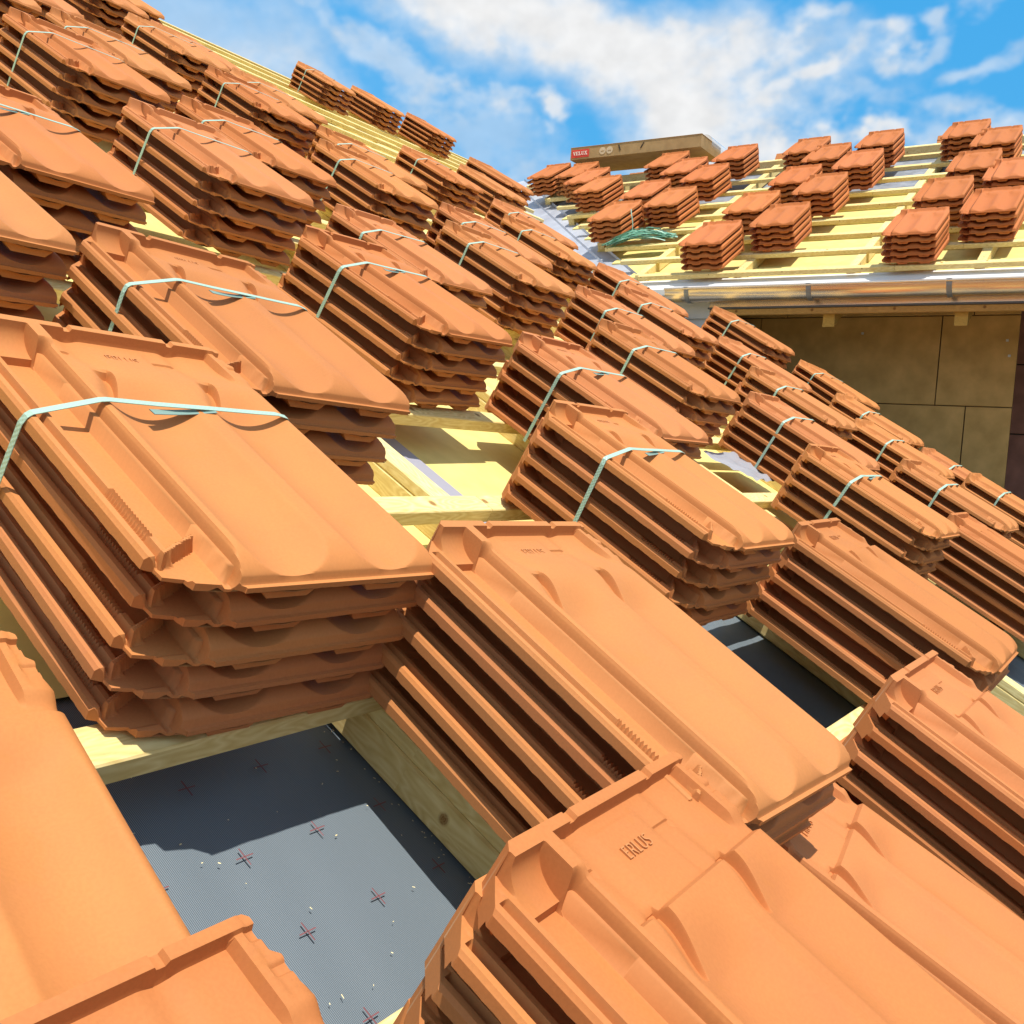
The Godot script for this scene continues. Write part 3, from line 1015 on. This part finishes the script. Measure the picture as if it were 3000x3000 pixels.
	for k in 12:
		var a0 := PI * k / 12.0
		var a1 := PI * (k + 1) / 12.0
		for q in [Vector2.ZERO, Vector2(cos(a0), -sin(a0)), Vector2(cos(a1), -sin(a1))]:
			endcap.set_normal(Vector3(-1, 0, 0))
			endcap.add_vertex(Vector3(xa, cy + q.y * rad, cz + q.x * rad))
	part("gutter_end", endcap.commit(), M.zinc, gm)
	for k in range(0, 7):
		var x := -2.705 + 0.812 * k
		var path := PackedVector3Array()
		path.append(Vector3(x, cy + 0.030, cz - rad - 0.03))
		for j in 13:
			var a := PI * (1.0 - j / 12.0)
			path.append(Vector3(x, cy - (rad + 0.004) * sin(a), cz + (rad + 0.004) * cos(a)))
		path.append(Vector3(x, cy + 0.012, cz + rad + 0.014))
		path.append(Vector3(x, cy + 0.016, cz + rad))
		part("gutter_bracket", band(path, Vector3(1, 0, 0), 0.030, 0.004), M.steel, gm)
	var fl := st()
	quad(fl, Vector3(-3.30, cy + 0.105, cz - 0.155), Vector3(xb, cy + 0.105, cz - 0.155), Vector3(xb, cy + 0.020, cz - 0.020), Vector3(-3.30, cy + 0.020, cz - 0.020))
	quad(fl, Vector3(-3.30, cy + 0.020, cz - 0.020), Vector3(xb, cy + 0.020, cz - 0.020), Vector3(xb, cy - 0.02, cz - 0.022), Vector3(-3.30, cy - 0.02, cz - 0.022))
	part("eave_flashing", fl.commit(), M.bright_sheet, e)
	part("vent_strip", slab(Vector3(-2.60, 0.985, -6.372), Vector3(3.0, 1.045, -6.366)), M.zinc, e)
	part("vent_strip", slab(Vector3(-2.60, 0.985, -6.366), Vector3(3.0, 0.997, -6.335)), M.dark_steel, e)
	part("fascia_board", beam_at(Vector3(-2.56, 0.946, -6.385), Vector3(3.0, 0.984, -6.345)), M.fascia, e)
	part("soffit", prism(PackedVector2Array([Vector2(-6.40, 0.990), Vector2(-6.40, 1.02), Vector2(-9.0, 2.445), Vector2(-9.0, 2.415)]), -2.6, 3.0), M.sawn, e)
	for k in range(0, 6):
		var x := -1.806 + 0.775 * k
		part("rafter_tail", prism(PackedVector2Array([Vector2(-6.39, 0.868), Vector2(-6.39, 0.985), Vector2(-7.6, 1.649), Vector2(-7.6, 1.532)]), x - 0.0365, x + 0.0365), M.rafter, e)

	# the wall under the eave: large yellowish boards with open joints
	var w := thing("board_wall", "shaded wall of large ochre insulation boards under the wing's eave", "wall", lv)
	part("backing", slab(Vector3(-6.5, -4.0, -7.36), Vector3(-0.82, 1.36, -7.216)), M.joint, w)
	for row in 8:
		var y0 := 0.446 - 0.6 * (row - 1)
		var joint := -1.276 if row % 2 == 1 else -1.084
		var xs := [-0.806, joint, joint - 1.25, joint - 2.5, joint - 3.75, joint - 5.0]
		for i in xs.size() - 1:
			part("block", beam_at(Vector3(xs[i + 1] + 0.004, y0 + 0.003, -7.22), Vector3(xs[i] - (0.004 if i else 0.0), minf(y0 + 0.597, 1.36), -7.20 + rng.randf_range(-0.001, 0.001)), 0.004), M.foam_block, w)
	for q in [[-1.79, 0.93], [-0.87, 0.88], [-0.85, 0.78]]:
		part("dowel_cap", slab(Vector3(q[0] - 0.008, q[1] - 0.008, -7.199), Vector3(q[0] + 0.008, q[1] + 0.008, -7.194)), M.plaster, w)
	var pw := thing("pink_wall", "pinkish block wall at the right edge, set back behind the ochre boards", "wall", lv)
	part("backing", slab(Vector3(-1.2, -4.0, -8.15), Vector3(3.0, 1.70, -8.02)), M.joint, pw)
	for row in range(-1, 8):
		for i in 8:
			var x := -1.15 + 0.5 * i + (0.25 if row % 2 else 0.0)
			part("block", beam_at(Vector3(x + 0.005, 0.806 + 0.5 * (row - 6) + 0.005, -8.02), Vector3(x + 0.495, minf(0.806 + 0.5 * (row - 5) - 0.005, 1.70), -8.0), 0.004), M.pink_block, pw)
	var pier := thing("white_pier", "short white rendered pier under the gutter's left end", "wall", lv)
	part("shaft", slab(Vector3(-3.15, -1.0, -7.2), Vector3(-2.585, 1.0, -6.40)), M.plaster, pier)
	part("corner_plate", slab(Vector3(-3.22, 0.93, -6.40), Vector3(-2.60, 1.125, -6.375)), M.plaster, pier)

func box_on_ridge() -> void:
	var t := Transform3D(level_basis * Basis(Vector3(0, 0, 1), -0.008), level(-4.605, 2.942, -9.0))
	var o := thing("cardboard_box", "long flat cardboard window box lying across tile stacks on the ridge", "box", t)
	var L := 0.715
	var H := 0.120
	part("carton", slab(Vector3(-L, 0, -0.50), Vector3(L, H, 0)), M.cardboard, o)
	part("lid_flap", slab(Vector3(-L - 0.003, H, -0.503), Vector3(L + 0.003, H + 0.004, 0.004)), M.cardboard, o)
	part("printed_label", slab(Vector3(-L + 0.012, 0.018, 0.0), Vector3(-L + 0.215, H - 0.022, 0.003)), M.red_print, o)
	var tm := TextMesh.new()
	tm.text = "VELUX"
	tm.font_size = 32
	tm.pixel_size = 0.00148
	tm.depth = 0.002
	var font := SystemFont.new()
	font.font_names = ["Droid Serif"]
	font.font_weight = 700
	tm.font = font
	part("lettering", tm, M.white_print, o, Transform3D(Basis(), Vector3(-L + 0.113, 0.058, 0.0045)))
	for x in [-0.345, -0.265]:
		var c := CylinderMesh.new()
		c.top_radius = 0.036
		c.bottom_radius = 0.036
		c.height = 0.002
		c.radial_segments = 24
		part("printed_symbol", c, M.faded_print, o, Transform3D(Basis(Vector3.RIGHT, PI / 2), Vector3(x, 0.062, 0.002)))
		part("printed_symbol", slab(Vector3(x - 0.018, 0.056, 0.003), Vector3(x + 0.018, 0.062, 0.0042)), M.cardboard, o)
	for q in [[-0.155, -0.35], [0.095, 0.55]]:
		part("slot", slab(Vector3(-0.006, -0.03, 0), Vector3(0.006, 0.03, 0.002)), M.dark_print, o, Transform3D(Basis(Vector3(0, 0, 1), -q[1]), Vector3(q[0], 0.075, 0.0015)))
	var s := st()
	for k in 10:
		var a0 := -0.6 + 2.6 * k / 10.0
		var a1 := -0.6 + 2.6 * (k + 1) / 10.0
		for j in 4:
			var z0 := -0.06 - 0.1 * j
			var p := Vector3(L + 0.012 + 0.075 * cos(a0), 0.055 + 0.075 * sin(a0), 0)
			var q := Vector3(L + 0.012 + 0.075 * cos(a1), 0.055 + 0.075 * sin(a1), 0)
			quad(s, p + Vector3(0, 0, z0), q + Vector3(0, 0, z0), q + Vector3(0, 0, z0 - 0.1), p + Vector3(0, 0, z0 - 0.1))
	part("plastic_wrap", s.commit(), M.clear, o)

func strap_bundle() -> void:
	var o := thing("strap_bundle", "tangled bundle of green plastic straps on the far roof's battens", "strap bundle", Transform3D(wing_basis, on_wing(-3.50, -6.98, BATTEN_TOP)))
	for k in 64:
		var path := PackedVector3Array()
		var w := rng.randf_range(0.19, 0.285)
		var off := Vector3(rng.randf_range(-0.02, 0.02), rng.randf_range(0.010, 0.075), rng.randf_range(-0.11, 0.10))
		var bow := rng.randf_range(-0.03, 0.05)
		for i in 12:
			var s := i / 11.0 * 2.0 - 1.0
			var pinch := 1.0 - 0.62 * s * s
			path.append(Vector3(off.x + s * w, off.y * pinch + 0.022 * (1.0 - s * s) + 0.006 * sin(s * 6.0 + k), off.z * pinch - bow * s + 0.010 * sin(s * 4.0 + k * 1.7) - 0.035 * s))
		part("strand", band(path, Vector3(0.1, rng.randf_range(-0.7, 0.7), 1).normalized(), 0.0115, 0.0008), M.strand if k % 3 else M.strand_pale, o)
	var loop := PackedVector3Array()
	for i in 12:
		var s := i / 11.0
		loop.append(Vector3(-0.06 + 0.02 * sin(s * 4.0), 0.05 + 0.24 * s - 0.05 * s * s, 0.02 - 0.10 * s * s))
	part("strand", band(loop, Vector3(1, 0, 0.3).normalized(), 0.010, 0.0008), M.strand_pale, o)

func house_and_ground() -> void:
	var g := PlaneMesh.new()
	g.size = Vector2(600, 600)
	var o := part("ground", g, M.ground, self)
	o.set_meta("kind", "structure")
	o.set_meta("label", "bare earth ground around the building site")
	var h := thing("house_walls", "rendered walls carrying the main roof", "wall")
	var y1 := CAMERA_HEIGHT - 0.9
	part("wall", slab(Vector3(1.05, 0, -7.0), Vector3(1.30, y1 - 0.75, 2.4)), M.plaster, h)
	part("wall", slab(Vector3(-6.0, 0, 2.1), Vector3(1.05, y1 - 0.75, 2.4)), M.plaster, h)


# ---------------------------------------------------------------- sky
func cloud_amount(az: float, el: float, n1: FastNoiseLite, n2: FastNoiseLite, n3: FastNoiseLite) -> float:
	# az, el in degrees; a high sheet stretched across the view, mottled puffs to the right, haze low down
	var warp := n2.get_noise_2d(az * 1.3, el * 2.2) * 3.0
	var x := az + warp
	var y := el + 0.6 * warp + n3.get_noise_2d(az * 4.0, el * 6.0) * 0.8
	var c := 0.0
	for b in CLOUDS:
		var dx: float = (x - b[0]) * cos(b[4]) + (y - b[1]) * sin(b[4])
		var dy: float = -(x - b[0]) * sin(b[4]) + (y - b[1]) * cos(b[4])
		var d := sqrt(pow(dx / b[2], 2) + pow(dy / b[3], 2))
		var puff := n1.get_noise_2d(az * 7.0, el * 11.0) * 0.35 + n3.get_noise_2d(az * 17.0, el * 24.0) * 0.22
		c = 1.0 - (1.0 - c) * (1.0 - b[5] * smoothstep(1.45, 0.25, d + 1.25 * puff * b[6]))
	# fair weather clouds everywhere else
	var far := n1.get_noise_2d(az * 2.2 + 400.0, el * 4.0) + 0.5 * n3.get_noise_2d(az * 5.0, el * 9.0)
	var outside := smoothstep(0.0, 14.0, maxf(absf(az + 34.0) - 30.0, absf(el - 17.0) - 12.0))
	c = maxf(c, outside * smoothstep(-0.55, 0.30, far))
	return clampf(c, 0, 1)

const CLOUDS := [
	[-30.0, 21.6, 13.0, 2.7, -0.10, 0.98, 0.38], [-25.2, 18.8, 5.6, 2.5, -0.1, 0.98, 0.36], [-38.0, 23.4, 9.0, 2.0, -0.05, 0.95, 0.4],
	[-42.5, 19.9, 6.0, 0.7, -0.28, 0.62, 1.0], [-36.5, 17.2, 4.0, 1.6, -0.3, 0.45, 0.8], [-47.0, 18.2, 7.0, 1.4, -0.25, 0.42, 0.6],
	[-33.6, 18.35, 1.0, 0.7, 0.1, 0.85, 1.5], [-34.3, 18.9, 0.9, 0.5, 0.6, 0.6, 1.5], [-36.2, 18.7, 0.8, 0.5, 0.0, 0.5, 1.0], [-56.0, 17.0, 9.0, 3.2, -0.1, 0.6, 0.4], [-52.0, 20.5, 7.0, 2.2, -0.2, 0.5, 0.5],
	[-19.6, 20.0, 1.35, 0.55, 0.35, 0.78, 1.0], [-19.9, 22.6, 1.3, 0.6, 0.1, 0.72, 1.0], [-15.9, 21.5, 1.0, 0.9, 0.0, 0.75, 1.0], [-15.2, 20.5, 1.4, 0.5, 0.2, 0.72, 1.0],
	[-17.6, 21.5, 1.2, 0.5, 0.2, 0.5, 1.1], [-13.5, 22.0, 0.9, 0.5, 0.0, 0.66, 1.0], [-12.4, 21.6, 0.8, 0.5, 0.1, 0.55, 1.0], [-13.6, 20.9, 1.2, 0.35, 0.15, 0.6, 1.0], [-10.7, 20.3, 1.9, 0.40, 0.40, 0.6, 1.0], [-11.2, 22.9, 1.6, 0.5, 0.0, 0.5, 1.1],
	[-22.6, 21.6, 1.6, 0.8, 0.2, 0.5, 1.0], [-16.5, 19.0, 2.0, 0.5, 0.1, 0.35, 1.1], [-12.0, 18.6, 2.2, 0.6, 0.1, 0.45, 1.1], [-21.0, 20.7, 0.9, 0.3, 0.2, 0.4, 1.0],
	[-22.0, 16.6, 5.0, 1.5, 0.0, 0.85, 0.9], [-18.6, 17.0, 2.0, 0.9, 0.1, 0.8, 1.0], [-16.0, 16.6, 1.2, 0.9, 0.0, 0.85, 1.0], [-11.5, 16.4, 4.5, 1.8, 0.05, 0.72, 0.8], [-9.5, 17.4, 3.0, 1.0, 0.15, 0.6, 0.9], [-27.5, 16.2, 2.6, 0.9, 0.1, 0.5, 1.0],
	[-40.0, 15.6, 6.0, 1.0, -0.1, 0.38, 0.6], [-33.0, 15.0, 5.0, 0.8, 0.0, 0.3, 0.6],
]

func sky_color(az: float, el: float, noises: Array) -> Color:
	var zen := Color(0.070, 0.60, 1.32)
	var hor := Color(0.24, 0.88, 1.50)
	var left := smoothstep(-26.0, -52.0, az) * smoothstep(-130.0, -80.0, az)
	var base := hor.lerp(zen, clampf(pow(maxf(el, 0.0) / 34.0, 0.7), 0, 1)).lerp(Color(0.27, 0.82, 1.48), 0.5 * left)
	var c := cloud_amount(az, el, noises[0], noises[1], noises[2]) if el > -2.0 else 0.5
	var lit: float = 0.94 + 0.10 * noises[2].get_noise_2d(az * 9.0 + 30.0, el * 13.0)
	var white := Color(1.14, 1.32, 1.50).lerp(Color(1.50, 1.50, 1.50), smoothstep(0.55, 1.0, c)) * lit
	var out := base.lerp(white, c)
	if el < 0.0: out = out.lerp(Color(0.30, 0.30, 0.28), smoothstep(0.0, -4.0, el))
	return Color(out.r, out.g, out.b)

func sky() -> Sky:
	var noises := []
	for k in 3:
		var n := FastNoiseLite.new()
		n.seed = 40 + k
		n.frequency = 0.05
		n.fractal_octaves = [4, 3, 5][k]
		noises.append(n)
	var small := Image.create(720, 360, false, Image.FORMAT_RGBF)
	for y in 360:
		for x in 720:
			var az := x * 0.5 + 0.25
			if az > 180.0: az -= 360.0
			small.set_pixel(x, y, sky_color(az, 90.0 - y * 0.5 - 0.25, noises))
	small.resize(4096, 2048, Image.INTERPOLATE_CUBIC)
	var x0 := int((360.0 - 74.0) / 360.0 * 4096)
	var x1 := 4095
	var y0 := int((90.0 - 33.0) / 180.0 * 2048)
	var y1 := int((90.0 - 8.0) / 180.0 * 2048)
	for y in range(y0, y1):
		for x in range(x0, x1):
			small.set_pixel(x, y, sky_color((x + 0.5) / 4096.0 * 360.0 - 360.0, 90.0 - (y + 0.5) / 2048.0 * 180.0, noises))
	var m := PanoramaSkyMaterial.new()
	m.panorama = ImageTexture.create_from_image(small)
	m.energy_multiplier = 1.0
	var s := Sky.new()
	s.sky_material = m
	return s


func _ready() -> void:
	rng.seed = 7
	noise.seed = 5
	noise.frequency = 0.01
	main_basis = Basis(Vector3(0, 0, -1), Vector3(sin(PITCH), cos(PITCH), 0), Vector3(cos(PITCH), -sin(PITCH), 0))
	level_basis = Basis(Vector3(cos(WING_TURN), 0, sin(WING_TURN)), Vector3.UP, Vector3(-sin(WING_TURN), 0, cos(WING_TURN)))
	wing_basis = level_basis * Basis(Vector3.RIGHT, 0.50179)

	# camera, sky, sun
	var cam := Camera3D.new()
	cam.fov = 54.551
	cam.near = 0.05
	cam.far = 900.0
	add_child(cam)
	cam.transform = Transform3D(Basis(Vector3(0.822955, 0.064559, -0.564427), Vector3(-0.091682, 0.995591, -0.0198), Vector3(0.56066, 0.068043, 0.825246)).orthonormalized(), eye)
	cam.current = true
	var env := Environment.new()
	env.background_mode = Environment.BG_SKY
	env.sky = sky()
	env.background_energy_multiplier = 0.575
	env.tonemap_mode = Environment.TONE_MAPPER_LINEAR
	env.tonemap_exposure = 1.08
	env.sdfgi_enabled = true
	env.ssao_enabled = true
	env.ssil_enabled = true
	var we := WorldEnvironment.new()
	we.environment = env
	add_child(we)
	var sun := DirectionalLight3D.new()
	sun.name = "sun"
	sun.light_color = Color(1.0, 0.965, 0.91)
	sun.light_energy = 1.6
	sun.light_angular_distance = 0.5
	sun.shadow_enabled = true
	add_child(sun)
	sun.look_at_from_position(Vector3.ZERO, -Vector3(0.305, 0.937, 0.166), Vector3.FORWARD)

	materials()
	M.fascia = mat(Color(1.0, 0.80, 0.70), 0.8)
	M.fascia.albedo_texture = M.sawn.albedo_texture
	M.rafter = mat(Color(1.0, 0.85, 0.55), 0.8)
	M.rafter.albedo_texture = M.sawn.albedo_texture
	house_and_ground()
	main_roof()
	valley()
	wing()
	tile_stacks()
	box_on_ridge()
	strap_bundle()
